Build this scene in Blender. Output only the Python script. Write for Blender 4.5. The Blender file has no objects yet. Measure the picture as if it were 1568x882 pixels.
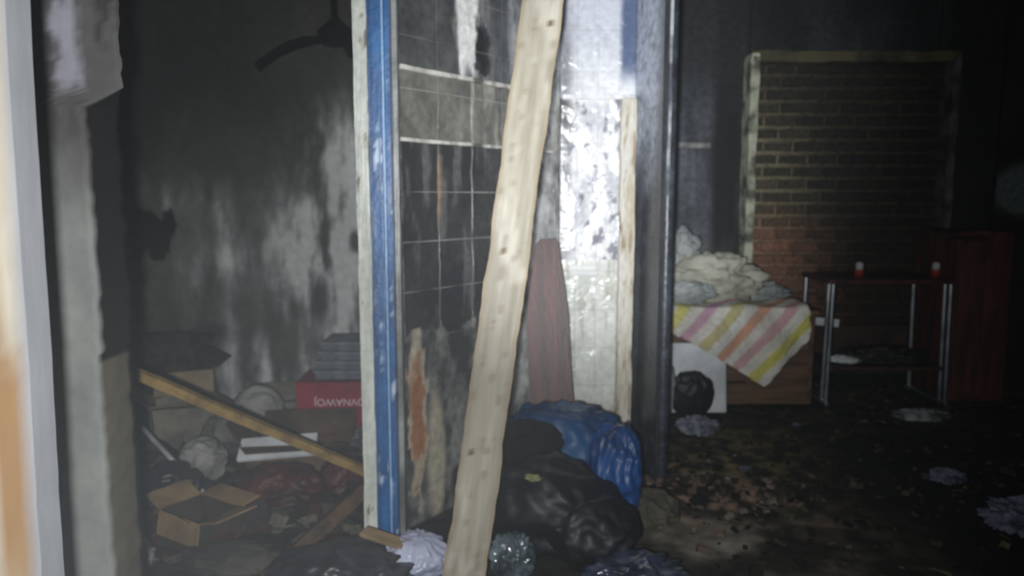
import bpy, math, random, bmesh
from mathutils import Vector, noise, Matrix, Euler
random.seed(7)
S=bpy.context.scene
C=S.collection
S.view_settings.view_transform='Standard'
S.view_settings.exposure=0.0
S.view_settings.gamma=1.25

def lin(c):
    r=[]
    for v in c[:3]:
        v=v/255.0
        r.append(v/12.92 if v<=0.04045 else ((v+0.055)/1.055)**2.4)
    return tuple(r)+((c[3],) if len(c)>3 else (1.0,))
def sm(a,b,x):
    if a==b: return 0.0 if x<a else 1.0
    t=max(0,min(1,(x-a)/(b-a))); return t*t*(3-2*t)
def mix(a,b,t):
    t=max(0,min(1,t)); return tuple(a[i]*(1-t)+b[i]*t for i in range(3))
def fb(x,y,z=0,o=4):
    return noise.fractal(Vector((x,y,z)),0.8,2.1,o)
def g(x,z,cx,cz,rx,rz):
    return math.exp(-((x-cx)/rx)**2-((z-cz)/rz)**2)

# ---------- materials ----------
def mat(name,c1,c2=None,scale=8,rough=0.7,bump=0.2,spec=0.3,stretch=(1,1,1),metal=0,lo=0.4,hi=0.62,trans=0,bscale=None):
    m=bpy.data.materials.new(name); m.use_nodes=True
    nt=m.node_tree; b=nt.nodes['Principled BSDF']
    tc=nt.nodes.new('ShaderNodeTexCoord'); mp=nt.nodes.new('ShaderNodeMapping')
    mp.inputs['Scale'].default_value=stretch
    nt.links.new(tc.outputs['Object'],mp.inputs[0])
    n=nt.nodes.new('ShaderNodeTexNoise'); n.inputs['Scale'].default_value=scale; n.inputs['Detail'].default_value=6
    nt.links.new(mp.outputs[0],n.inputs[0])
    r=nt.nodes.new('ShaderNodeValToRGB')
    r.color_ramp.elements[0].position=lo; r.color_ramp.elements[1].position=hi
    r.color_ramp.elements[0].color=lin(c1); r.color_ramp.elements[1].color=lin(c2 or c1)
    nt.links.new(n.outputs[0],r.inputs[0]); nt.links.new(r.outputs[0],b.inputs['Base Color'])
    b.inputs['Roughness'].default_value=rough; b.inputs['Specular IOR Level'].default_value=spec
    b.inputs['Metallic'].default_value=metal; b.inputs['Transmission Weight'].default_value=trans
    if bump:
        n2=nt.nodes.new('ShaderNodeTexNoise'); n2.inputs['Scale'].default_value=bscale or scale*4; n2.inputs['Detail'].default_value=5
        nt.links.new(mp.outputs[0],n2.inputs[0])
        bp=nt.nodes.new('ShaderNodeBump'); bp.inputs['Strength'].default_value=bump; bp.inputs['Distance'].default_value=0.02
        nt.links.new(n2.outputs[0],bp.inputs['Height']); nt.links.new(bp.outputs[0],b.inputs['Normal'])
    return m
def colmat(name,rough=0.8,bump=0.3,spec=0.2,scale=30,tile=None,grout=(190,190,180),gstr=1.0,var=0.5,off=(0,0),stretch=(1,1,1)):
    """reads the 'Col' paint layer (alpha = joint strength), breaks it up with noise, optional tile joints"""
    m=bpy.data.materials.new(name); m.use_nodes=True
    nt=m.node_tree; b=nt.nodes['Principled BSDF']; L=nt.links.new
    at=nt.nodes.new('ShaderNodeAttribute'); at.attribute_name='Col'
    tc=nt.nodes.new('ShaderNodeTexCoord')
    mp=nt.nodes.new('ShaderNodeMapping'); mp.inputs['Scale'].default_value=stretch; L(tc.outputs['Object'],mp.inputs[0])
    n=nt.nodes.new('ShaderNodeTexNoise'); n.inputs['Scale'].default_value=scale; n.inputs['Detail'].default_value=7
    L(mp.outputs[0],n.inputs[0])
    mr=nt.nodes.new('ShaderNodeMapRange'); mr.inputs[1].default_value=0.3; mr.inputs[2].default_value=0.7
    mr.inputs[3].default_value=1-var; mr.inputs[4].default_value=1+var; L(n.outputs[0],mr.inputs[0])
    vm=nt.nodes.new('ShaderNodeVectorMath'); vm.operation='SCALE'
    L(at.outputs['Color'],vm.inputs[0]); L(mr.outputs[0],vm.inputs['Scale'])
    out=vm.outputs[0]
    bp=nt.nodes.new('ShaderNodeBump'); bp.inputs['Strength'].default_value=bump; bp.inputs['Distance'].default_value=0.01
    L(n.outputs[0],bp.inputs['Height']); nrm=bp.outputs[0]
    if tile:
        sp=nt.nodes.new('ShaderNodeSeparateXYZ'); cb=nt.nodes.new('ShaderNodeCombineXYZ')
        L(tc.outputs['Object'],sp.inputs[0])
        ax=nt.nodes.new('ShaderNodeMath'); ax.inputs[1].default_value=off[0]; L(sp.outputs[0],ax.inputs[0])
        az=nt.nodes.new('ShaderNodeMath'); az.inputs[1].default_value=off[1]; L(sp.outputs[2],az.inputs[0])
        L(ax.outputs[0],cb.inputs[0]); L(az.outputs[0],cb.inputs[1])
        br=nt.nodes.new('ShaderNodeTexBrick'); br.offset=0; br.squash=1
        br.inputs['Scale'].default_value=1; br.inputs['Brick Width'].default_value=tile[0]; br.inputs['Row Height'].default_value=tile[1]
        br.inputs['Mortar Size'].default_value=0.0028; br.inputs['Mortar Smooth'].default_value=0.3
        L(cb.outputs[0],br.inputs[0])
        n3=nt.nodes.new('ShaderNodeTexNoise'); n3.inputs['Scale'].default_value=5; L(tc.outputs['Object'],n3.inputs[0])
        m3=nt.nodes.new('ShaderNodeMapRange'); m3.inputs[1].default_value=0.35; m3.inputs[2].default_value=0.6; L(n3.outputs[0],m3.inputs[0])
        m3.inputs[3].default_value=0.1*gstr; m3.inputs[4].default_value=gstr
        mm=nt.nodes.new('ShaderNodeMath'); mm.operation='MULTIPLY'; L(br.outputs['Fac'],mm.inputs[0]); L(m3.outputs[0],mm.inputs[1])
        m4=nt.nodes.new('ShaderNodeMath'); m4.operation='MULTIPLY'; L(mm.outputs[0],m4.inputs[0]); L(at.outputs['Alpha'],m4.inputs[1])
        mx=nt.nodes.new('ShaderNodeMix'); mx.data_type='RGBA'; L(m4.outputs[0],mx.inputs[0]); L(out,mx.inputs[6]); mx.inputs[7].default_value=lin(grout)
        out=mx.outputs[2]
        b2=nt.nodes.new('ShaderNodeBump'); b2.invert=True; b2.inputs['Strength'].default_value=0.6; b2.inputs['Distance'].default_value=0.006
        L(br.outputs['Fac'],b2.inputs['Height']); L(nrm,b2.inputs['Normal']); nrm=b2.outputs[0]
    L(out,b.inputs['Base Color']); L(nrm,b.inputs['Normal'])
    b.inputs['Roughness'].default_value=rough; b.inputs['Specular IOR Level'].default_value=spec
    return m

# ---------- mesh helpers ----------
def finish(name,verts,faces,m,loc=(0,0,0),rot=(0,0,0),parent=None,smooth=True,cols=None):
    me=bpy.data.meshes.new(name); me.from_pydata([tuple(v) for v in verts],[],faces); me.update()
    if cols:
        a=me.color_attributes.new('Col','FLOAT_COLOR','POINT')
        flat=[]
        for c in cols: flat+= list(lin(c))
        a.data.foreach_set('color',flat)
    for p in me.polygons: p.use_smooth=smooth
    ob=bpy.data.objects.new(name,me); C.objects.link(ob)
    if m: me.materials.append(m)
    ob.location=loc; ob.rotation_euler=rot
    if parent: ob.parent=parent
    return ob
def wallgrid(name,p0,p1,z0,z1,step,cf,m,thick=0.1,df=None,flip=False):
    p0=Vector((p0[0],p0[1],0)); p1=Vector((p1[0],p1[1],0)); d=p1-p0; w=d.length; ang=math.atan2(d.y,d.x)
    nx=max(2,int(w/step)); nz=max(2,int((z1-z0)/step))
    vs=[];cs=[];fs=[]
    for j in range(nz+1):
        z=z0+(z1-z0)*j/nz
        for i in range(nx+1):
            s=w*i/nx
            vs.append((s,-(df(s,z) if df else 0),z)); cs.append(cf(s,z))
    for j in range(nz):
        for i in range(nx):
            a=j*(nx+1)+i; fs.append((a,a+1,a+nx+2,a+nx+1))
    ob=finish(name,vs,fs,m,loc=p0,rot=(0,0,ang),cols=cs)
    so=ob.modifiers.new('s','SOLIDIFY'); so.thickness=thick; so.offset=-1
    return ob
def box(name,size,loc,rot=(0,0,0),m=None,bevel=0.004,parent=None,dent=0,seed=0,sub=0):
    bm=bmesh.new(); bmesh.ops.create_cube(bm,size=1)
    for v in bm.verts: v.co=Vector((v.co.x*size[0],v.co.y*size[1],v.co.z*size[2]))
    if sub: bmesh.ops.subdivide_edges(bm,edges=bm.edges[:],cuts=sub,use_grid_fill=True)
    if dent:
        for v in bm.verts:
            n=noise.noise_vector(v.co*7+Vector((seed*3.1,seed,0))); v.co+=n*dent
    me=bpy.data.meshes.new(name); bm.to_mesh(me); bm.free()
    ob=bpy.data.objects.new(name,me); C.objects.link(ob)
    if m: me.materials.append(m)
    ob.location=loc; ob.rotation_euler=rot
    if bevel:
        b=ob.modifiers.new('b','BEVEL'); b.width=bevel; b.segments=2; b.limit_method='ANGLE'
    if parent: ob.parent=parent
    return ob
def empty(name,loc=(0,0,0),rot=(0,0,0)):
    e=bpy.data.objects.new(name,None); C.objects.link(e); e.location=loc; e.rotation_euler=rot; e.empty_display_size=0.1
    return e
def tube(name,pts,r,m,parent=None,seg=10):
    cu=bpy.data.curves.new(name,'CURVE'); cu.dimensions='3D'; cu.bevel_depth=r; cu.bevel_resolution=3; cu.use_fill_caps=True
    sp=cu.splines.new('POLY'); sp.points.add(len(pts)-1)
    for p,q in zip(sp.points,pts): p.co=(q[0],q[1],q[2],1)
    ob=bpy.data.objects.new(name,cu); C.objects.link(ob); cu.materials.append(m)
    if parent: ob.parent=parent
    return ob
def beam(name,a,b,w,t,m,parent=None,seed=0,cf=None,up=(0,-1,0),wob=0.0,n=80):
    """rectangular timber/bar from a to b, width w across, thickness t"""
    a=Vector(a); b=Vector(b); d=(b-a); L=d.length; d.normalize()
    f=Vector(up); sx=d.cross(f).normalized(); f=sx.cross(d).normalized()
    mm=Matrix((sx,f,d)).transposed().to_4x4(); mm.translation=a
    vs=[];fs=[];cs=[]
    k=8
    prof=[(-.5+i/k,.5) for i in range(k+1)]+[(.5-i/k,-.5) for i in range(k+1)]
    K=len(prof)
    for j in range(n+1):
        s=L*j/n
        for (x,y) in prof:
            wx=x*w
            off=wob*fb(s*4,seed+ (1 if x>0 else -1)*2.0) * (1 if abs(x)>.3 else 0)
            vs.append((wx+off,y*t+wob*.3*fb(s*6,x*3,seed+5),s))
            cs.append(cf(x*w,s) if cf else (128,128,128))
    for j in range(n):
        for i in range(K):
            a0=j*K+i; a1=j*K+(i+1)%K; fs.append((a0,a1,a1+K,a0+K))
    fs.append(tuple(range(K))[::-1]); fs.append(tuple(n*K+i for i in range(K)))
    ob=finish(name,vs,fs,m,smooth=False,cols=cs if cf else None)
    ob.matrix_world=mm
    if parent: ob.parent=parent
    return ob
def crumple(name,loc,scale,m,seed=0,amp=0.28,freq=1.6,sub=5,parent=None,rot=0,hf=1.0,pleat=0.0,smooth=True):
    bm=bmesh.new(); bmesh.ops.create_icosphere(bm,subdivisions=sub,radius=1)
    sd=Vector((seed*5.3,seed*2.7,seed*1.9))
    for v in bm.verts:
        n=v.co.normalized()
        w=noise.noise_vector(n*1.3+sd)*0.5
        q=n*freq+sd+w
        r=1+amp*(1-3*abs(noise.noise(q)))*0.7+hf*amp*0.55*(1-3*abs(noise.noise(q*2.3)))*.7+hf*amp*.25*(1-3*abs(noise.noise(q*5.1)))
        if pleat:
            ph=math.atan2(n.y,n.x)
            r+=pleat*abs(math.sin(ph*7+3*noise.noise(n*1.5+sd)))*sm(-.2,.5,n.z)*(1-sm(.8,1,n.z))
        r*=0.85
        p=n*max(.25,r)
        z=p.z*0.5+0.45
        if z<0: z=0.0+ z*0.02
        v.co=Vector((p.x*scale[0],p.y*scale[1],z*scale[2]))
    me=bpy.data.meshes.new(name); bm.to_mesh(me); bm.free()
    for p in me.polygons: p.use_smooth=smooth
    ob=bpy.data.objects.new(name,me); C.objects.link(ob); me.materials.append(m)
    ob.location=loc; ob.rotation_euler=(0,0,rot)
    if parent: ob.parent=parent
    return ob

# ================= ROOM SHELL =================
H=2.7
def floor_col(x,y):
    n=fb(x*2.2,y*2.2,3); n2=fb(x*9,y*9,7)
    c=mix((32,29,24),(60,55,42),sm(-.2,.5,n+.3*n2))
    c=mix(c,(150,118,102),sm(-.1,.4,n2+.25*fb(x*3,y*3,9))*g(x,y,.9,3.2,.45,.4)*1.1)
    c=mix(c,(116,108,66),g(x,y,1.2,3.7,.55,.4)*sm(-.3,.3,n2)*.85)
    c=mix(c,(128,121,110),g(x,y,.85,2.6,.4,.35)*sm(-.4,.3,n)*.85)
    c=mix(c,(12,11,9),sm(1.2,1.8,x)*sm(4.3,3.6,y)*.8)  # shade painted in at the near right, which came out too lit
    return c
vs=[];cs=[];fs=[];nx,ny=280,280
for j in range(ny+1):
    y=-0.6+6.1*j/ny
    for i in range(nx+1):
        x=-3.0+6.6*i/nx
        vs.append((x,y,0.012*fb(x*6,y*6,2)-0.012)); cs.append(floor_col(x,y))
for j in range(ny):
    for i in range(nx):
        a=j*(nx+1)+i; fs.append((a,a+1,a+nx+2,a+nx+1))
finish('floor',vs,fs,colmat('floor_grime_and_shade',rough=.8,bump=.6,spec=.2,scale=14,var=.6),cols=cs)
vs=[(-3,-.6,H),(3.6,-.6,H),(3.6,5.5,H),(-3,5.5,H)]
o=finish('ceiling',vs,[(3,2,1,0)],mat('ceiling_soot',(16,16,15),(34,33,31),scale=3,rough=.95),smooth=False)
so=o.modifiers.new('s','SOLIDIFY'); so.thickness=.1; so.offset=-1

SX=-2.75
def soot(s,z):
    x=SX+s
    n=fb(x*2.5,z*1.6,1); st=fb(x*7,z*1.5,4); fine=fb(x*13,z*7,6)
    c=mix((66,64,60),(92,90,84),.5+n)
    c=mix(c,(44,43,41),sm(1.25,2.0,z+.35*n)*(1-.8*g(x,z,-1.0,2.1,.45,.5)))
    m=1.35*g(x,z,-1.25,.95,.30,.46)+.8*g(x,z,-1.12,1.55,.24,.3)+1.05*g(x,z,-1.45,.12,.7,.36)+.66*g(x,z,-1.80,.95,.16,.42)+.55*g(x,z,-2.1,1.3,.26,.14)+1.0*g(x,z,-.98,.9,.18,.8)+.5*g(x,z,-2.02,.75,.1,.3)
    t=m*(.62+.8*st+.25*fine)+.12*n
    c=mix(c,(126,126,125),sm(.05,.6,t))
    c=mix(c,(228,229,226),sm(.4,1.05,t))
    h=sm(.45,.6,g(x,z,-2.26,1.08,.19,.17)+.35*fine)
    c=mix(c,(8,8,7),h)
    for (cx,cz,rx,rz) in [(-1.2,.66,.07,.15),(-.97,1.02,.05,.09),(-1.9,.45,.14,.08)]:
        c=mix(c,(54,54,55),sm(.25,.85,g(x,z,cx,cz,rx,rz)+.25*fine)*.85)
    return c
def sootd(s,z):
    x=SX+s
    return .012*fb(x*3,z*3,8)-.03*sm(.45,.6,g(x,z,-2.26,1.08,.19,.17)+.35*fb(x*13,z*7,6))
wallgrid('wall_back_left',(SX,4.6),(0.0,4.6),0,H,.014,soot,colmat('sooty_plaster',rough=.85,bump=.2,scale=18,var=.16,spec=.15),.12,sootd)
wallgrid('wall_left',(SX,1.7),(SX,4.6),0,H,.05,lambda s,z:mix((40,38,36),(70,68,64),.5+fb(s*3,z*2,11)),colmat('sooty_side',var=.4),.1)
wallgrid('wall_divider_left',(-.32,2.98),(-.04,4.58),0,H,.05,lambda s,z:mix((34,33,32),(60,58,55),.5+fb(s*3,z*2,12)),colmat('sooty_side2',var=.4),.05)

# --- tiled wall A (angled)
A0=(-.43,2.75);A1=(.23,3.6)
def tileA(s,z):
    n=fb(s*5,z*4,21); f=fb(s*16,z*10,22); v=fb(s*18,z*2.5,23); gr=1.0
    if z>1.77:
        gr=.35
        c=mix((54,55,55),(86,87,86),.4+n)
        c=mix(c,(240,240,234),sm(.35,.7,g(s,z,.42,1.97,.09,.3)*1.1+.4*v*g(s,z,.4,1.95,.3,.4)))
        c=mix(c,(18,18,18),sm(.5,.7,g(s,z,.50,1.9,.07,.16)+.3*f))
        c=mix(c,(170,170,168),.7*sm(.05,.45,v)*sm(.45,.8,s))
    elif z>1.515:
        gr=.9
        c=mix((82,80,72),(112,110,100),.5+n+.3*v)
        c=mix(c,(200,198,184),sm(.1,.5,v)*.6*sm(.2,.8,s))
        c=mix(c,(225,222,208),sm(.012,.0,abs(s-.44+.01*n))*.6)
    elif z>.77+.04*n:
        c=mix((32,33,34),(50,50,49),.4+n)
        c=mix(c,(120,120,116),sm(.2,.6,v)*.5)
        c=mix(c,(160,116,76),sm(.5,1.0,g(s,z,.235,1.34,.010,.22)*1.3)*.85)
    else:
        gr=.2
        c=mix((74,73,71),(134,133,129),.5+n+.4*f)
        c=mix(c,(36,36,35),sm(-.1,.4,fb(s*9,z*5,28))*.8)
        c=mix(c,(176,166,142),sm(.4,.8,g(s,z,.2,.25,.07,.4)))
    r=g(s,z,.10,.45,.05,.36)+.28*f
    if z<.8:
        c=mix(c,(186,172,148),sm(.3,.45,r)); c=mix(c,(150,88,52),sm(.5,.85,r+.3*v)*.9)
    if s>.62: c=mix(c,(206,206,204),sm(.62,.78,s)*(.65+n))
    return c+(gr,)
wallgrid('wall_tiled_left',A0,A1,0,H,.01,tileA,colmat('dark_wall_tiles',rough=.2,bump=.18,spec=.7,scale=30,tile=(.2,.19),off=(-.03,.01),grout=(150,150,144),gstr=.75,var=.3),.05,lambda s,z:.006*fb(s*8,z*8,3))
def ledge(name,a,b,z,h,p,m,wob=.003):
    a=Vector((a[0],a[1],z)); b=Vector((b[0],b[1],z))
    return beam(name,a,b,h,p,m,up=(0,-1,0),wob=wob,n=60,seed=z)
cream=mat('cream_trim',(215,212,200),(80,78,72),scale=8,rough=.35,lo=.44,hi=.58)
nrm=Vector((A1[1]-A0[1],-(A1[0]-A0[0]),0)).normalized()
def offA(s,o=.02):
    d=Vector((A1[0]-A0[0],A1[1]-A0[1],0)).normalized(); p=Vector((A0[0],A0[1],0))+d*s+nrm*o; return (p.x,p.y)
ledge('trim_1',offA(.02,.012),offA(1.0,.012),1.77,.016,.022,cream)
ledge('trim_2',offA(.02,.008),offA(1.0,.008),1.512,.012,.016,cream)

# --- bright tiled wall B
def tileB(s,z):
    n=fb(s*7,z*5,31); f=fb(s*20,z*12,32); v=fb(s*22,z*3,33); gr=1.0
    if z>1.77:
        gr=.3
        c=mix((224,228,240),(204,206,218),.5+n)
        c=mix(c,(252,253,255),sm(2.1,1.8,z)*.85)  # flash glare painted near-white into the tile colour above the ledge
        c=mix(c,(80,94,128),sm(.27,.30,s)*(1-.2*n)*sm(1.8,1.95,z))
        c=mix(c,(60,62,66),g(s,z,.02,1.9,.04,.25)*.6)
    elif z>1.0:
        gr=.4
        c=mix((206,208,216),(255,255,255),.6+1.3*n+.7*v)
        c=mix(c,(104,104,122),sm(.22,.5,f+.3*n)*.8)
        c=mix(c,(150,152,152),sm(.07,.03,s)*.7)
        c=mix(c,(60,60,62),g(s,z,.0,1.72,.05,.1))
    else:
        gr=.4
        c=mix((216,220,210),(246,246,240),.5+n)
        c=mix(c,(180,176,158),sm(.1,.4,v)*.6)
        c=mix(c,(120,116,102),sm(.35,.1,z)*.5)
    return c+(gr,)
wallgrid('wall_tiled_back',A1,(.6,3.6),0,H,.008,tileB,colmat('pale_wall_tiles',rough=.2,bump=.3,spec=.8,scale=35,tile=(.1,.19),off=(0.02,.01),grout=(150,148,140),gstr=.7,var=.15),.08,lambda s,z:.006*fb(s*8,z*6,3))
ledge('trim_3',(.24,3.585),(.58,3.585),1.77,.02,.035,mat('bright_trim',(250,250,250),(190,190,190),scale=10,rough=.3))
sd=empty('highlight_ledge',(.345,3.555,.93))  # invented ledge, added to catch the flash as a small highlight
por=mat('highlight_ledge_white',(250,250,248),(235,235,230),rough=.15,spec=.6,bump=0)
box('tray',(.13,.07,.014),(0,0,0),m=por,parent=sd,bevel=.006)
box('lip',(.13,.008,.02),(0,-.033,.012),m=por,parent=sd,bevel=.003)
box('back',(.13,.01,.045),(0,.033,.02),m=por,parent=sd,bevel=.003)
def jambc(x,s):
    n=fb(x*20,s*3,41)
    c=mix((226,220,206),(186,174,146),.4+n*1.2)
    return mix(c,(120,96,70),sm(.3,.6,fb(x*50,s*5,42))*.7)
wood_col=colmat('worn_wood',rough=.6,bump=.4,scale=40,var=.2,stretch=(3,3,.5))
beam('trim_4',(.54,3.52,0),(.54,3.5,1.75),.07,.05,wood_col,cf=jambc,wob=.006,n=90)

# --- pier C
def pierc(s,z):
    n=fb(s*6,z*3,51); f=fb(s*20,z*14,52)
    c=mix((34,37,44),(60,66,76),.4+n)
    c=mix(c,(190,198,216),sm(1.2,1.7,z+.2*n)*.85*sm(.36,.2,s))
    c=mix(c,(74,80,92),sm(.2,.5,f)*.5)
    return c+(.6,)
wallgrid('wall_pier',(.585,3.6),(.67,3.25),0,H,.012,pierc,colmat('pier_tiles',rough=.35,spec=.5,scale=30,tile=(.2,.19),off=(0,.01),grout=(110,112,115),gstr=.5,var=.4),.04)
wallgrid('wall_divider_right',(.705,3.26),(.86,5.28),0,H,.05,lambda s,z:mix((30,30,32),(50,50,52),.5+fb(s*3,z*2,13)),colmat('sooty_side3',var=.4),.05,)
beam('trim_5',(.675,3.235,1.3),(.675,3.235,H),.012,.012,mat('pier_edge',(60,64,72),(210,214,220),scale=3,rough=.5,lo=.45,hi=.58),n=60,wob=.003)

# --- back wall of right room with opening bricked up
WX0,WX1,WZ0,WZ1=1.66,2.98,0.30,2.22
def backR(s,z):
    x=.86+s; n=fb(x*3,z*2,61); f=fb(x*12,z*6,62); st=fb(x*14,z*1.5,63)
    c=mix((20,21,22),(34,36,38),.5+n)
    if x<1.58:
        c=mix((52,55,60),(94,100,108),.4+n+.5*st)
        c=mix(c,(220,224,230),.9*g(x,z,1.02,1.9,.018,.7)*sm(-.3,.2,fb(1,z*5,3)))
        c=mix(c,(14,14,14),sm(1.38,1.46,x)*.95)  # light fall painted into the colour as a blackish vertical band
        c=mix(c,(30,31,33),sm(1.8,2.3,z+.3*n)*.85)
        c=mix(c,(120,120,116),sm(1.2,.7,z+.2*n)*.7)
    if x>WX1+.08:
        c=mix((14,14,14),(26,26,26),.5+n)
    return c
wm=colmat('right_room_plaster',rough=.8,bump=.3,scale=25,var=.4,spec=.2)
def sub(name,x0,x1,z0,z1):
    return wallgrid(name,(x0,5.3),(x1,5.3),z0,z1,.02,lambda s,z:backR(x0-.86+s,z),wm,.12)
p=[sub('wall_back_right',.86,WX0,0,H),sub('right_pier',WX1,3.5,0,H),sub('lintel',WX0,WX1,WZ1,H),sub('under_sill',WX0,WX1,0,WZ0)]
for q in p[1:]: q.parent=p[0]; q.matrix_parent_inverse=p[0].matrix_basis.inverted()
wallgrid('wall_right',(3.42,5.3),(3.42,1.0),0,H,.04,lambda s,z:mix(mix((24,22,20),(40,38,35),.5+fb(s*3,z*2,14)),(100,110,108),.9*sm(.3,.6,g(s,z,.35,1.35,.45,.2))),colmat('right_wall_soot',var=.4),.1)
box('trim_6',(.34,.05,.04),(1.22,5.27,1.66),m=mat('ledge_plaster',(180,180,175),(110,110,106),scale=10),bevel=.01)
win=empty('window_1',(0,0,0))
fr=mat('sooty_frame',(186,188,162),(76,76,64),scale=7,rough=.7,lo=.42,hi=.6)
frd=mat('sooty_frame_dark',(32,31,27),(72,72,66),scale=7,rough=.8)
beam('frame_left',(WX0-.02,5.2,WZ0-.1),(WX0-.02,5.2,WZ1+.04),.055,.16,fr,parent=win,wob=.008)
beam('frame_right',(WX1+.02,5.2,WZ0-.1),(WX1+.02,5.2,WZ1+.04),.05,.16,frd,parent=win,wob=.008)
beam('frame_top',(WX0-.04,5.2,WZ1+.02),(WX1+.04,5.2,WZ1+.02),.07,.16,mat('sooty_frame_top',(72,67,44),(28,26,21),scale=4,rough=.8),parent=win,wob=.012)
vs=[];fs=[];cs=[]
rh=.088;bw=.21
k=0;z=WZ0
while z<WZ1-.02:
    x=WX0-(bw*.5 if k%2 else 0)
    while x<WX1:
        x0=max(x+.006,WX0); x1=min(x+bw-.008,WX1)
        if x1-x0>.02:
            dy=random.uniform(-.012,.012); hz=rh-.022+random.uniform(-.004,.004); tz=random.uniform(-.004,.004)
            b0=len(vs); y0=5.265+dy
            cx=(x0+x1)/2
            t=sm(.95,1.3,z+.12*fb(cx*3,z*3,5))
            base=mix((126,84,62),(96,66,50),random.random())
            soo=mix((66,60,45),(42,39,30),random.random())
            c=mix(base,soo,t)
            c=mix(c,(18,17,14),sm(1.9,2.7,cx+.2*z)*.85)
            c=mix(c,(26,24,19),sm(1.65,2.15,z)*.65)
            bev=.008
            for (X,Z,Y) in [(x0,z+tz,y0+bev),(x1,z+tz,y0+bev),(x1,z+hz+tz,y0+bev),(x0,z+hz+tz,y0+bev),(x0+bev,z+tz+bev,y0),(x1-bev,z+tz+bev,y0),(x1-bev,z+hz+tz-bev,y0),(x0+bev,z+hz+tz-bev,y0),(x0,z+tz,5.4),(x1,z+tz,5.4),(x1,z+hz+tz,5.4),(x0,z+hz+tz,5.4)]:
                vs.append((X+random.uniform(-.002,.002),Y,Z+random.uniform(-.002,.002))); cs.append(c)
            q=lambda *a: fs.append(tuple(b0+i for i in a))
            q(4,5,6,7);q(0,1,5,4);q(1,2,6,5);q(2,3,7,6);q(3,0,4,7);q(8,9,1,0);q(9,10,2,1);q(10,11,3,2);q(11,8,0,3)
        x+=bw
    z+=rh;k+=1
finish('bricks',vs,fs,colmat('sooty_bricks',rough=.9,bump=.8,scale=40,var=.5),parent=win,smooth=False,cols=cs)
vs=[];cs=[];fs=[];nx=140;nz=200
for j in range(nz+1):
    z=WZ0+(WZ1-WZ0)*j/nz
    ph=((z-WZ0)/rh)%1.0
    for i in range(nx+1):
        x=WX0+(WX1-WX0)*i/nx
        r=math.exp(-((ph-.88)/.17)**2)
        y=5.285-.055*r*(.4+.9*max(0,.5+fb(x*9,z*9,3)))
        vs.append((x,y,z)); 
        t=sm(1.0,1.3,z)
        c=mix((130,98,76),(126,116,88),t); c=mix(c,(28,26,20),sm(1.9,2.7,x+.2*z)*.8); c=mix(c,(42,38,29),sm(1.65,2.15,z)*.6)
        cs.append(c)
for j in range(nz):
    for i in range(nx):
        a=j*(nx+1)+i; fs.append((a,a+1,a+nx+2,a+nx+1))
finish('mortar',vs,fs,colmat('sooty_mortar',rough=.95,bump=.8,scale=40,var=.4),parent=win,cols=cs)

# --- foreground left: broken-plaster wall and near door jamb
def edge(z):
    n=.006*fb(1,z*14,3)
    if z>1.53: return -.822+n*1.5
    if z>1.49: return -.822-(1.53-z)/.04*.085+n
    if z>.95: return -.907+n
    return -.915+n
def wallEcol(x,z):
    n=fb(x*6,z*3,71); f=fb(x*25,z*9,72)
    c=mix((104,106,103),(126,128,122),.5+n)
    c=mix(c,(62,60,60),sm(1.2,1.5,z+.15*n)*.9)
    c=mix(c,(170,168,186),sm(.3,.6,g(x,z,-.94,1.62,.045,.13)+.35*f)*sm(1.3,1.45,z)*.6)
    c=mix(c,(30,28,27),sm(.1,.5,f+n)*sm(1.35,1.6,z)*.7)
    return c
vs=[];cs=[];fs=[];nx=40;nz=270
for j in range(nz+1):
    z=H*j/nz; e=edge(z)
    for i in range(nx+1):
        x=-1.4+(e+1.4)*i/nx
        vs.append((x,1.6+.004*fb(x*9,z*9),z)); cs.append(wallEcol(x,z))
    eb=min(e,-.905)
    for t in range(1,7):
        vs.append((e+(eb-e)*t/6+.004*fb(t,z*20),1.6+.145*t/6,z)); cs.append((16,15,14) if z>.93 else mix((92,86,72),(70,66,56),t/6))
nn=nx+7
for j in range(nz):
    for i in range(nn-1):
        a=j*nn+i; fs.append((a,a+1,a+nn+1,a+nn))
o=finish('wall_front_left',vs,fs,colmat('front_plaster',rough=.85,bump=.2,scale=25,var=.1,spec=.15),cols=cs)
so=o.modifiers.new('s','SOLIDIFY'); so.thickness=.01; so.offset=-1
wallgrid('wall_front_left_return',(-2.75,1.72),(-1.38,1.72),0,H,.05,lambda s,z:(50,48,46),colmat('ret',var=.3),.05)

def jn(x,s):
    n=fb(x*10,s*2.5,81)
    c=mix((176,168,150),(148,140,124),.5+n)
    c=mix(c,(116,80,44),sm(.3,.7,g(x,s,.055,.98,.025,.36)+.3*fb(x*25,s*5,82))*.85)
    c=mix(c,(160,120,74),sm(.008,.002,abs(x-.058+.004*math.sin(s*3)))*.8)
    c=mix(c,(112,116,124),sm(.076,.086,x)*.8)
    return c
jb=empty('door_frame',(0,0,0))
nearj=colmat('stained_jamb',rough=.6,bump=.15,scale=14,var=.1,stretch=(2,2,.6))
beam('jamb',(-.758,1.0,0),(-.714,1.0,H),.18,.05,nearj,cf=jn,wob=.003,parent=jb)
beam('stop',(-.80,.975,0),(-.756,.975,H),.10,.03,nearj,cf=jn,wob=.002,parent=jb)

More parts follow.
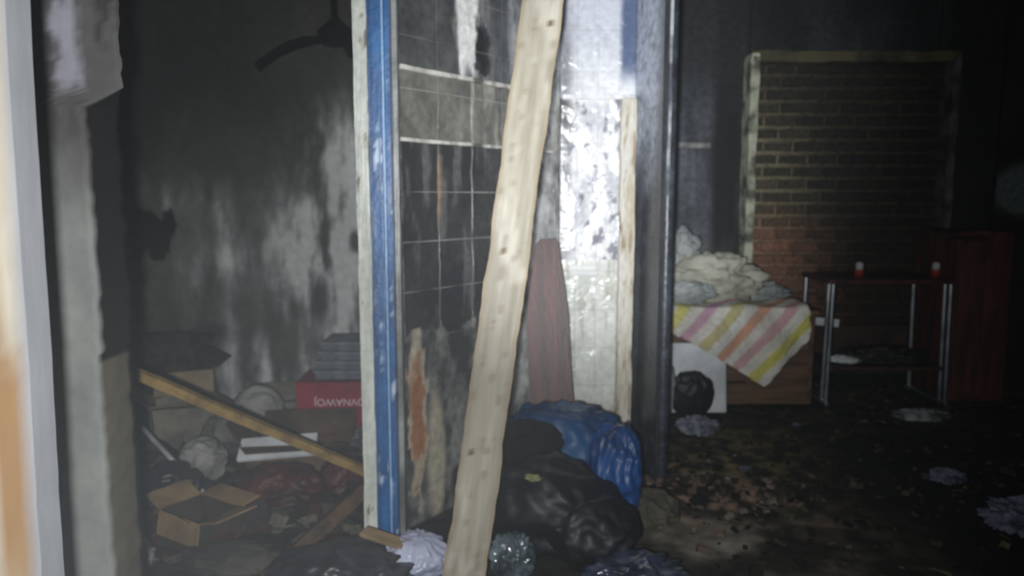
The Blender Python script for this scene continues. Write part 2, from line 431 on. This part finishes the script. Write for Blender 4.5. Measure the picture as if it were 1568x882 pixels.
# ================= OBJECTS =================
def pw(x,s):
    n=fb(x*30,s*5,91)
    c=mix((214,218,206),(184,188,176),.5+n)
    return mix(c,(96,84,66),sm(.4,.6,fb(x*30,s*9,92))*.8)
def pb(x,s):
    n=fb(x*40,s*6,93)
    c=mix((28,94,156),(16,62,116),.5+n)
    c=mix(c,(190,208,228),sm(.42,.65,n+.2*fb(x*60,s*30,94))*.9)
    c=mix(c,(170,198,228),sm(.0045,.001,abs(x-.004))*.8)
    c=mix(c,(12,32,66),sm(.0045,.001,abs(x+.026))*.6)
    return c
post=empty('door_post',(0,0,0))
paint=colmat('chipped_paint',rough=.4,bump=.2,spec=.5,scale=40,var=.12)
beam('white_strip',(-.512,2.60,0.0),(-.512,2.60,H),.046,.07,paint,cf=pw,wob=.004,parent=post,n=200)
beam('blue_strip',(-.452,2.595,0.04),(-.450,2.595,H),.075,.05,paint,cf=pb,wob=.002,parent=post,n=200)
beam('blue_rib',(-.440,2.566,0.04),(-.438,2.566,H),.018,.02,paint,cf=pb,wob=.001,parent=post,n=200)
beam('inner_strip',(-.405,2.64,0.05),(-.405,2.64,H),.018,.04,paint,cf=lambda x,s:mix((148,150,146),(80,80,78),.5+fb(s*4,1)),wob=.002,parent=post,n=80)

def plc(x,s):
    gr=fb(x*60,s*1.6,101); n=fb(x*8,s*3,102); f=fb(x*40,s*14,103)
    c=mix((162,155,138),(130,123,106),.5+gr*1.1)
    c=mix(c,(188,183,168),sm(.1,.5,n)*.6)
    c=mix(c,(98,86,68),sm(.35,.6,f+.2*n)*.4)
    for (kx,ks) in [(-.02,1.15),(.03,1.9),(-.03,.5),(.02,2.4)]:
        c=mix(c,(76,56,34),sm(.4,.8,g(x,s,kx,ks,.009,.014)))
    c=mix(c,(110,84,50),sm(.05,.066,abs(x))*.5)
    return c
beam('wooden_plank',(-.165,2.2,0.0),(.206,2.62,H-.005),.132,.03,colmat('plank_wood',rough=.65,bump=.25,scale=25,var=.1,stretch=(4,4,.4)),cf=plc,wob=.008,n=260)

vs=[];fs=[];cs=[]
N=60;Lb=1.12;K=12
for j in range(N+1):
    s=Lb*j/N
    w=.094-.040*sm(.65,1.02,s/Lb)
    if s>Lb-.035: w*=math.sqrt(max(0.4,1-((s-(Lb-.035))/.038)**2))
    for i in range(K+1):
        x=-w+2*w*i/K
        for y in (-.011,.011):
            vs.append((x-.02*math.sin(s/Lb*3.1),y,s)); cs.append(mix((88,46,38),(58,32,28),.5+1.2*fb(x*25,s*2,111)))
R=2*(K+1)
for j in range(N):
    for i in range(K):
        a=j*R+2*i
        fs.append((a,a+2,a+2+R,a+R)); fs.append((a+1,a+1+R,a+3+R,a+3))
    a=j*R; fs.append((a,a+R,a+R+1,a+1)); a=j*R+2*K; fs.append((a,a+1,a+R+1,a+R))
for i in range(K):
    a=2*i; fs.append((a,a+1,a+3,a+2)); a=N*R+2*i; fs.append((a,a+2,a+3,a+1))
finish('red_board',vs,fs,colmat('red_board_wood',rough=.5,bump=.25,scale=30,var=.2,spec=.4,stretch=(3,3,.5)),loc=(.215,3.12,0.01),rot=(math.radians(-10),math.radians(-3),0),cols=cs,smooth=False)

fan=empty('ceiling_fan',(-.93,4.0,2.14))
blk=mat('charred_metal',(18,17,16),(48,46,44),scale=20,rough=.6,metal=.3)
fblk=mat('charred_fan',(3,3,3),(9,9,8),scale=20,rough=.9,spec=.1)
tube('rod',[(0,0,.0),(0,0,H-2.14)],.014,fblk,fan)
def lathe(name,prof,m,parent,loc=(0,0,0),seg=28):
    vs=[];fs=[]
    for r,z in prof:
        for i in range(seg):
            a=2*math.pi*i/seg; vs.append((r*math.cos(a),r*math.sin(a),z))
    for j in range(len(prof)-1):
        for i in range(seg):
            a=j*seg+i;b=j*seg+(i+1)%seg; fs.append((a,b,b+seg,a+seg))
    fs.append(tuple(range(seg))[::-1]); fs.append(tuple((len(prof)-1)*seg+i for i in range(seg)))
    return finish(name,vs,fs,m,loc=loc,parent=parent)
lathe('motor',[(.02,-.06),(.06,-.05),(.085,-.02),(.085,.02),(.05,.05),(.02,.08)],fblk,fan)
lathe('canopy',[(.02,.42),(.05,.47),(.06,.555)],fblk,fan)
for i,a in enumerate([185,300,50]):
    a=math.radians(a); vs=[];fs=[]
    for j in range(13):
        t=j/12; r=.07+.33*t; w=.02+.035*sm(0,.3,t)
        dz=-.03-.14*t*t
        for sgn in (-1,1):
            for th in (-.003,.003):
                vs.append((r*math.cos(a)-sgn*w*math.sin(a),r*math.sin(a)+sgn*w*math.cos(a),dz+th+sgn*.01))
    for j in range(12):
        b=j*4; fs+= [(b,b+4,b+6,b+2),(b+1,b+3,b+7,b+5),(b,b+1,b+5,b+4),(b+2,b+6,b+7,b+3)]
    fs+=[(0,2,3,1),(48,49,51,50)]
    finish('blade_%d'%(i+1),vs,fs,fblk,parent=fan)

# ---- left room clutter ----
redm=mat('red_carton',(150,34,54),(114,24,40),scale=5,rough=.55,spec=.4)
def carton(name,w,d,h,loc,rz,m,flaps=(60,-40,80,30),m2=None,tilt=(0,0),dent=.01,seed=0):
    e=empty(name,loc,(tilt[0],tilt[1],rz)); t=.006
    box('front',(w,t,h),(0,-d/2,h/2),m=m,parent=e,bevel=.001,sub=6,dent=dent,seed=seed)
    box('back',(w,t,h),(0,d/2,h/2),m=m,parent=e,bevel=.001,sub=6,dent=dent,seed=seed+1)
    box('left',(t,d,h),(-w/2,0,h/2),m=m,parent=e,bevel=.001,sub=6,dent=dent,seed=seed+2)
    box('right',(t,d,h),(w/2,0,h/2),m=m,parent=e,bevel=.001,sub=6,dent=dent,seed=seed+3)
    box('bottom',(w,d,t),(0,0,t/2),m=m,parent=e,bevel=.001)
    if flaps:
        fl=[('flap_front',(w,d*.5,t),(0,-d/2,h),'x',-1),('flap_back',(w,d*.5,t),(0,d/2,h),'x',1),('flap_left',(w*.4,d,t),(-w/2,0,h),'y',-1),('flap_right',(w*.4,d,t),(w/2,0,h),'y',1)]
        for (nm,sz,lc,ax,sg),an in zip(fl,flaps):
            o=box(nm,sz,(0,0,0),m=(m2 or m),parent=e,bevel=.001)
            for v in o.data.vertices:
                if ax=='x': v.co.y+=sg*sz[1]/2
                else: v.co.x+=sg*sz[0]/2
            o.location=lc
            an=math.radians(an)
            o.rotation_euler=(sg*an,0,0) if ax=='x' else (0,-sg*an,0)
    return e
rc=carton('red_carton',.42,.28,.31,(-.945,4.0,0),.03,redm,None,dent=.004)
box('lid',(.43,.29,.01),(0,0,.315),m=redm,parent=rc,bevel=.002)
tx=bpy.data.curves.new('label','FONT'); tx.body='OVNAWOJ'; tx.size=.055; tx.extrude=.001; tx.align_x='CENTER'
to=bpy.data.objects.new('label',tx); C.objects.link(to); to.parent=rc; to.location=(.02,-.151,.23); to.rotation_euler=(math.radians(90),math.radians(180),0)
tx.materials.append(mat('label_white',(235,210,215),rough=.6,bump=0))
greyb=mat('grey_plastic',(104,110,118),(72,76,82),scale=9,rough=.6)
gs=empty('storage_trays',(-.89,4.01,.322))
for i in range(4):
    box('tray_%d'%(i+1),(.32-.01*i,.24,.04),(.01*i-.01,0,.022+i*.052),rot=(0,random.uniform(-.02,.02),random.uniform(-.06,.06)),m=greyb,parent=gs,bevel=.006)
    box('rim_%d'%(i+1),(.34-.01*i,.26,.01),(.01*i-.01,0,.047+i*.052),m=mat('grey_rim%d'%i,(140,146,152),(96,100,106),rough=.5),parent=gs,bevel=.003)
char=mat('charred_card',(24,22,20),(58,52,46),scale=9,rough=.9,bump=.6)
carton('charred_box',.36,.3,.42,(-1.98,4.2,0),.1,char,(70,20,60,-30),dent=.035,seed=4)
cb=mat('cardboard',(150,124,88),(114,94,68),scale=6,rough=.8)
cbd=mat('dirty_cardboard',(92,74,58),(56,46,38),scale=6,rough=.85)
cbg=mat('grey_cardboard',(128,122,108),(84,80,73),scale=7,rough=.85)
dkr=mat('maroon_plastic',(74,30,27),(36,18,17),scale=8,rough=.55)
carton('cardboard_box',.46,.3,.12,(-1.0,3.44,0),.12,cbd,(35,40,60,-10),dent=.02,seed=5)
carton('cardboard_box',.30,.26,.24,(-1.72,3.78,0),.4,cbg,(20,60,40,-35),m2=mat('tan_flap',(150,132,104),(110,96,76),scale=5),dent=.02,seed=6)
dcb=mat('darker_card',(60,50,41),(40,33,28),scale=6,rough=.85)
carton('cardboard_box',.24,.18,.13,(-1.18,2.68,0),-.55,dcb,(-80,8,25,15),m2=cb,dent=.01,seed=7)
carton('cardboard_box',.26,.18,.14,(-1.38,4.2,0),.25,cbg,(10,35,-40,30),dent=.02,seed=8)
box('foam_board',(.35,.12,.022),(-1.07,3.27,.165),rot=(math.radians(32),math.radians(-4),.06),m=mat('foam',(240,242,244),(214,216,218),rough=.6),bevel=.003,sub=4,dent=.002)
crumple('maroon_bag',(-.98,2.97,0),(.19,.14,.2),dkr,3,hf=.5,pleat=.08)
crumple('maroon_bag',(-.72,3.14,0),(.13,.1,.17),dkr,13,hf=.5,pleat=.08)
gp=mat('grey_cloth',(112,109,104),(64,62,59),scale=6,rough=.8,bump=.05)
gp2=mat('pale_cloth',(160,158,152),(96,93,89),scale=6,rough=.8,bump=.05)
crumple('grey_rag',(-1.42,3.66,0),(.16,.12,.24),gp,5,hf=.3)
crumple('pale_rag',(-1.42,3.28,0),(.11,.09,.22),gp2,6,hf=.2,freq=1.1)
crumple('pale_rag',(-1.38,3.92,0),(.15,.1,.3),gp2,16,hf=.2,freq=1.1)
dkp=mat('dark_plastic',(30,30,34),(50,50,56),scale=5,rough=.4,spec=.5,bump=.03)
crumple('dark_plastic_bag',(-1.45,2.99,0),(.14,.13,.2),dkp,8,hf=.4,pleat=.1)
crumple('dark_plastic_bag',(-1.72,3.25,0),(.16,.14,.22),mat('brown_black',(40,34,28),(76,66,55),scale=9,rough=.6),9,hf=.5,pleat=.1)
crumple('dark_plastic_bag',(-.70,3.5,0),(.1,.12,.22),mat('grey_film',(66,66,70),(110,110,114),scale=9,rough=.4),10,hf=.6)
crumple('black_bin_bag',(-.56,2.30,0),(.24,.18,.17),dkp,21,hf=.4,pleat=.1)
crumple('dark_cloth',(-.98,2.46,0),(.17,.1,.1),mat('dk_cloth',(44,40,36),(70,64,58),rough=.9),22,hf=.4)
crumple('clear_plastic_bag',(-1.35,2.45,0),(.1,.08,.12),mat('clear_film',(92,92,90),(150,150,150),rough=.3,spec=.6,bump=.05),23)
beam('yellow_batten',(-1.34,2.55,.69),(-.59,2.9,.19),.034,.03,mat('yellow_wood',(150,122,66),(112,88,50),scale=14,rough=.6),wob=.003)
beam('charred_beam',(-.58,2.76,.17),(-.83,2.36,.02),.05,.04,mat('charred_wood',(84,62,43),(48,37,27),scale=14,rough=.8),wob=.006)
tube('metal_rod',[(-1.60,3.1,.31),(-1.28,3.0,.03)],.011,mat('chrome_dull',(200,204,210),(150,154,160),rough=.4,metal=.4))
lil=mat('lilac_film',(186,190,216),(140,144,172),scale=6,rough=.3,spec=.5,bump=.05)
crumple('plastic_bag',(-.33,2.38,0),(.12,.1,.18),lil,31,amp=.22,hf=.5,pleat=.12)
box('wood_scrap',(.16,.05,.014),(-.43,2.36,.165),rot=(.1,.15,-.35),m=cb,bevel=.002)

# centre bin bags
blu=mat('blue_tarp',(18,66,112),(10,40,78),scale=5,rough=.5,spec=.35,bump=.06)
blu2=mat('blue_bag',(20,64,124),(10,36,78),scale=5,rough=.45,spec=.4,bump=.05)
bk=mat('black_bag_film',(12,13,16),(19,21,26),scale=4,rough=.5,spec=.25,bump=.03)
crumple('blue_tarp',(.20,2.93,0),(.31,.19,.5),blu,41,amp=.18,freq=1.2,hf=.7,pleat=.1)
crumple('blue_bin_bag',(.40,2.78,0),(.11,.16,.46),blu2,42,amp=.18,hf=.6,pleat=.14)
crumple('black_bin_bag',(.14,2.60,0),(.27,.2,.40),bk,43,amp=.2,freq=1.2,hf=.5,pleat=.04)
crumple('black_bin_bag',(.28,2.50,0),(.18,.16,.28),bk,44,amp=.2,freq=1.2,hf=.5,pleat=.04)
crumple('black_jacket',(.06,2.72,.27),(.14,.1,.2),mat('black_cloth',(10,10,11),(22,22,24),rough=.9,spec=.1,bump=.05),45,hf=.4)
crumple('clear_plastic_bag',(.0,2.36,0),(.07,.07,.18),mat('wet_film',(34,42,46),(96,110,116),scale=12,rough=.1,spec=.9,bump=.1),46,amp=.35,hf=.6,pleat=.25)
crumple('clear_plastic_bag',(.40,2.32,0),(.17,.12,.12),mat('blue_grey_film',(26,32,46),(60,68,90),scale=9,rough=.2,spec=.7,bump=.05),47,amp=.3,hf=.5,pleat=.15)
crumple('yellow_wrapper',(.09,2.50,.31),(.045,.03,.03),mat('yel',(130,130,78),(86,92,60),rough=.5),48,sub=4)
crumple('olive_bag',(.56,2.82,0),(.11,.11,.15),mat('olive',(52,50,39),(74,70,56),rough=.8,bump=.1),49,hf=.4)

# ---- right room ----
dr=empty('chest_of_drawers',(1.38,4.80,0))
dw=mat('dresser_wood',(98,72,53),(68,50,38),scale=6,rough=.65,stretch=(.6,1,4))
box('carcass',(.98,.6,.57),(0,0,.3),m=dw,parent=dr,bevel=.006)
box('top',(1.02,.64,.025),(0,0,.595),m=dw,parent=dr,bevel=.004)
for i in range(2):
    box('drawer_%d'%(i+1),(.92,.02,.24),(0,-.305,.165+i*.265),m=dw,parent=dr,bevel=.006)
    tube('handle_%d'%(i+1),[(-.06,-.335,.165+i*.265),(.06,-.335,.165+i*.265)],.008,blk,dr)
wp=mat('white_panel',(226,232,234),(200,206,208),rough=.35,bump=.05)
box('white_panel',(.43,.02,.42),(1.08,4.38,.215),rot=(math.radians(-8),0,0),m=wp,bevel=.006)
crumple('black_bag',(1.06,4.25,.0),(.14,.07,.32),bk,51,amp=.12,hf=.4,pleat=.1)
crumple('white_plastic_bag',(.87,4.22,0),(.08,.08,.40),mat('white_film',(170,180,186),(110,120,126),scale=8,rough=.4,bump=.05),52,hf=.5,pleat=.15)
stripes=[(236,236,222),(222,216,110),(240,238,226),(216,160,190),(236,230,220),(202,192,130),(236,236,226),(226,158,124),(240,236,224),(222,170,172),(240,238,220),(222,214,100),(240,238,226),(208,200,90),(238,238,230)]
nx,nz=120,90
vs=[];cs=[];fs=[]
def hemz(s):
    if s<.70: return .52-(.36)*(s/.70)**1.15
    return .16+.28*((s-.70)/.30)**1.0
for j in range(nz+1):
    for i in range(nx+1):
        s=i/nx; t=j/nz
        x=.89+.91*s
        if t<.28:
            y=4.74-.28*(t/.28); z=.632+.008*math.sin(s*14)+.006*fb(s*6,t*6)
            q=-(.28-t)*1.0
        else:
            u=(t-.28)/.72
            z=.630-(.630-hemz(s))*u; y=4.44-.04*math.sin(min(1,u*2)*1.57)-.02*math.sin(s*17+u*2)*u-.012*abs(fb(s*9,u*4,9))
            q=.622-z
        x+=.02*fb(s*4,t*3,7)
        vs.append((x,y,z))
        w=(x-.86)+q*0.95-.06
        k=w/.082
        kk=int(math.floor(k)); fr_=k-kk
        c=mix(stripes[kk%len(stripes)],stripes[(kk+1)%len(stripes)],sm(.85,1.0,fr_))
        cs.append(mix(c,(120,112,100),.15+.35*fb(x*5,z*5,3)))
for j in range(nz):
    for i in range(nx):
        a=j*(nx+1)+i; fs.append((a,a+1,a+nx+2,a+nx+1))
o=finish('striped_blanket',vs,fs,colmat('striped_fabric',rough=.85,bump=.2,scale=50,var=.08),cols=cs)
so=o.modifiers.new('s','SOLIDIFY'); so.thickness=.012
wc=mat('cream_linen',(200,200,182),(150,150,132),scale=5,rough=.8,bump=.1)
wc2=mat('white_linen',(190,196,194),(120,126,126),scale=5,rough=.8,bump=.1)
crumple('crumpled_clothes',(1.28,4.82,.61),(.33,.18,.33),wc,61,amp=.38,freq=1.8,hf=.9,pleat=.14)
crumple('crumpled_clothes',(1.06,4.9,.61),(.18,.14,.52),wc2,62,amp=.38,freq=1.8,hf=.9,pleat=.12)
crumple('crumpled_clothes',(1.08,4.6,.635),(.19,.09,.15),wc2,63,amp=.35,freq=1.8,hf=.8)
crumple('crumpled_clothes',(1.60,4.9,.61),(.24,.12,.14),wc2,64,amp=.35,freq=1.8,hf=.8)

tb=empty('tv_trolley',(2.33,4.72,0))
chrome=mat('chrome',(200,206,214),(150,156,164),rough=.25,metal=.9,bump=0)
dkw=mat('dark_shelf',(52,34,28),(30,22,18),scale=8,rough=.6)
for sx in (-1,1):
    x=sx*.36
    for dy in (-.22,-.16,.2):
        tube('leg',[(x+sx*.012,dy,.02),(x,dy,.77)],.014,chrome,tb)
    tube('foot',[(x+sx*.012,-.24,.02),(x+sx*.012,.22,.02)],.014,chrome,tb)
box('top_shelf',(.77,.46,.03),(0,0,.785),m=mat('maroon_top',(62,31,26),(34,20,17),rough=.5),parent=tb,bevel=.005)
box('lower_shelf',(.70,.44,.025),(0,0,.24),m=dkw,parent=tb,bevel=.005)
box('back_rail',(.70,.012,.2),(0,.22,.34),m=dkw,parent=tb,bevel=.003)
redp=mat('red_wax',(130,34,30),(96,24,24),rough=.5,bump=0); whp=mat('white_wax',(170,170,170),(150,150,150),rough=.5,bump=0)
for cx in (2.18,2.66):
    e=empty('candle_cup',(cx,4.62,.801))
    lathe('cup',[(.018,0),(.024,.0),(.030,.045),(.029,.05)],redp,e)
    lathe('candle',[(.022,.045),(.022,.085),(.012,.095)],whp,e)
crumple('crumpled_paper',(2.12,4.62,.255),(.1,.08,.05),wp,71,sub=3,smooth=False)
crumple('charred_clutter',(2.38,4.66,.255),(.24,.14,.1),blk,72,amp=.4,freq=3)
crumple('white_rag',(2.42,4.24,0),(.15,.07,.06),mat('grey_white_rag',(130,134,134),(50,54,54),scale=14,rough=.8),73,amp=.45,freq=2.4,hf=1)
box('paper_sheet',(.16,.01,.05),(2.12,4.915,.465),m=wp,bevel=.001,rot=(0,.1,0))

wd=empty('wardrobe',(2.96,4.86,0))
wr=mat('wardrobe_red',(70,34,28),(42,22,19),scale=5,rough=.65,stretch=(3,3,.5))
box('side',(.03,.5,1.04),(-.16,0,.52),m=wr,parent=wd,bevel=.003)
box('side_right',(.03,.5,1.06),(.16,0,.54),m=wr,parent=wd,bevel=.003)
box('door_left',(.155,.02,.98),(-.08,-.255,.54),m=wr,parent=wd,bevel=.004)
box('door_right',(.155,.02,1.02),(.08,-.255,.56),m=wr,parent=wd,bevel=.004)
box('top',(.34,.5,.03),(0,0,1.07),m=wr,parent=wd,bevel=.003,sub=4,dent=.02)
box('base',(.33,.48,.06),(0,0,.03),m=wr,parent=wd,bevel=.003)

wf=mat('paper_white',(130,134,150),(64,68,80),scale=14,rough=.6)
wf2=mat('paper_dimmed',(88,92,108),(42,44,54),scale=14,rough=.6)  # second white paper, its dimness painted into the colour
crumple('crumpled_paper',(1.03,3.98,0),(.10,.07,.09),wf,81,amp=.5,freq=2.2,sub=4,smooth=False)
crumple('crumpled_paper',(2.0,3.27,0),(.07,.05,.06),wf2,82,amp=.5,freq=2.2,sub=4,smooth=False)
crumple('crumpled_paper',(2.0,2.78,0),(.12,.1,.12),wf2,83,amp=.5,freq=2.2,sub=4,smooth=False)
crumple('crumpled_paper',(1.63,4.1,0),(.025,.025,.02),wf2,84,amp=.4,freq=1.8,sub=3,smooth=False)
crumple('crumpled_paper',(1.12,3.42,0),(.03,.02,.02),wf2,85,amp=.4,freq=1.8,sub=3,smooth=False)

def rubble(name,n,fn,cols_,m,smin,smax,seed):
    rnd=random.Random(seed); vs=[];fs=[];cs=[]
    for k in range(n):
        x,y,z=fn(rnd); s=rnd.uniform(smin,smax)*(1 if rnd.random()<.8 else 1.8); e=Euler((rnd.uniform(-.5,.5),rnd.uniform(-.5,.5),rnd.uniform(0,6.3))).to_matrix()
        a,b,c_=s*rnd.uniform(.5,1.3),s*rnd.uniform(.4,1),s*rnd.uniform(.1,.5)
        col=rnd.choice(cols_); b0=len(vs)
        for dx in (-1,1):
            for dy in (-1,1):
                for dz in (-1,1):
                    p=e@Vector((dx*a*rnd.uniform(.6,1),dy*b*rnd.uniform(.6,1),dz*c_)); vs.append((x+p.x,y+p.y,max(-.004,z+c_*.6+p.z))); cs.append(col)
        for f in [(0,1,3,2),(4,6,7,5),(0,4,5,1),(2,3,7,6),(0,2,6,4),(1,5,7,3)]: fs.append(tuple(b0+i for i in f))
    return finish(name,vs,fs,m,smooth=False,cols=cs)
rm=colmat('rubble_mat',rough=.9,bump=.5,scale=40,var=.4,spec=.1)
rubble('floor_rubble',1000,lambda r:(r.uniform(.72,3.2),r.uniform(2.2,5.1),0),[(26,24,19),(42,38,30),(20,18,15),(58,54,40),(36,30,25),(24,23,21)],rm,.008,.022,1)
rubble('broken_tiles',160,lambda r:(.88+r.gauss(0,.22),3.15+r.gauss(0,.22),0),[(96,78,69),(74,60,52),(56,50,44),(104,94,85),(38,32,28)],rm,.006,.02,2)
rubble('burnt_rubble',800,lambda r:(r.uniform(-2.6,-.5),r.uniform(2.45,4.5),abs(r.gauss(0,.02))),[(42,39,36),(70,66,60),(32,29,27),(90,83,72),(56,52,47),(62,33,28)],rm,.012,.05,3)

# ================= LIGHT / CAMERA =================
# haze veil, added to lift the blacks and soften: a very thin homogeneous scattering medium in the world
w=bpy.data.worlds.new('haze_veil'); S.world=w; w.use_nodes=True
nt=w.node_tree
nt.nodes['Background'].inputs[0].default_value=(.85,.93,1,1); nt.nodes['Background'].inputs[1].default_value=0.04
vsn=nt.nodes.new('ShaderNodeVolumeScatter'); vsn.inputs['Density'].default_value=.0009; vsn.inputs['Color'].default_value=(.9,.96,1,1)
nt.links.new(vsn.outputs[0],nt.nodes['World Output'].inputs['Volume'])
def look(o,t):
    d=Vector(t)-o.location; o.rotation_euler=d.to_track_quat('-Z','Y').to_euler()
def spot(name,e,ang,loc,tgt,col,r=.02):
    l=bpy.data.lights.new(name,'SPOT'); l.energy=e; l.spot_size=math.radians(ang); l.spot_blend=1.0; l.shadow_soft_size=r; l.color=col
    o=bpy.data.objects.new(name,l); C.objects.link(o); o.location=loc; look(o,tgt); return o
spot('phone_flash',135,128,(-.06,.0,1.25),(-.8,3.6,1.05),(.95,.98,1.0))
spot('flash_core_added',390,44,(-.05,.0,1.25),(.46,3.6,1.66),(.92,.96,1.0))  # second spot, added to brighten the centre of the flash
al=bpy.data.lights.new('added_ambient_fill','AREA'); al.energy=2.5; al.size=1.8; al.color=(.85,.93,1)  # unseen fill added behind the camera in place of lost ambient
ao=bpy.data.objects.new('added_ambient_fill',al); C.objects.link(ao); ao.location=(0,-1.4,1.5); look(ao,(0,4,1.3))
cam=bpy.data.cameras.new('camera'); co=bpy.data.objects.new('camera',cam); C.objects.link(co)
co.location=(0,0,1.3); co.rotation_euler=(math.radians(83),0,0)
cam.lens=26; cam.sensor_width=36; cam.clip_start=.02
cam.dof.use_dof=True; cam.dof.focus_distance=1.4; cam.dof.aperture_fstop=3.2
S.camera=co
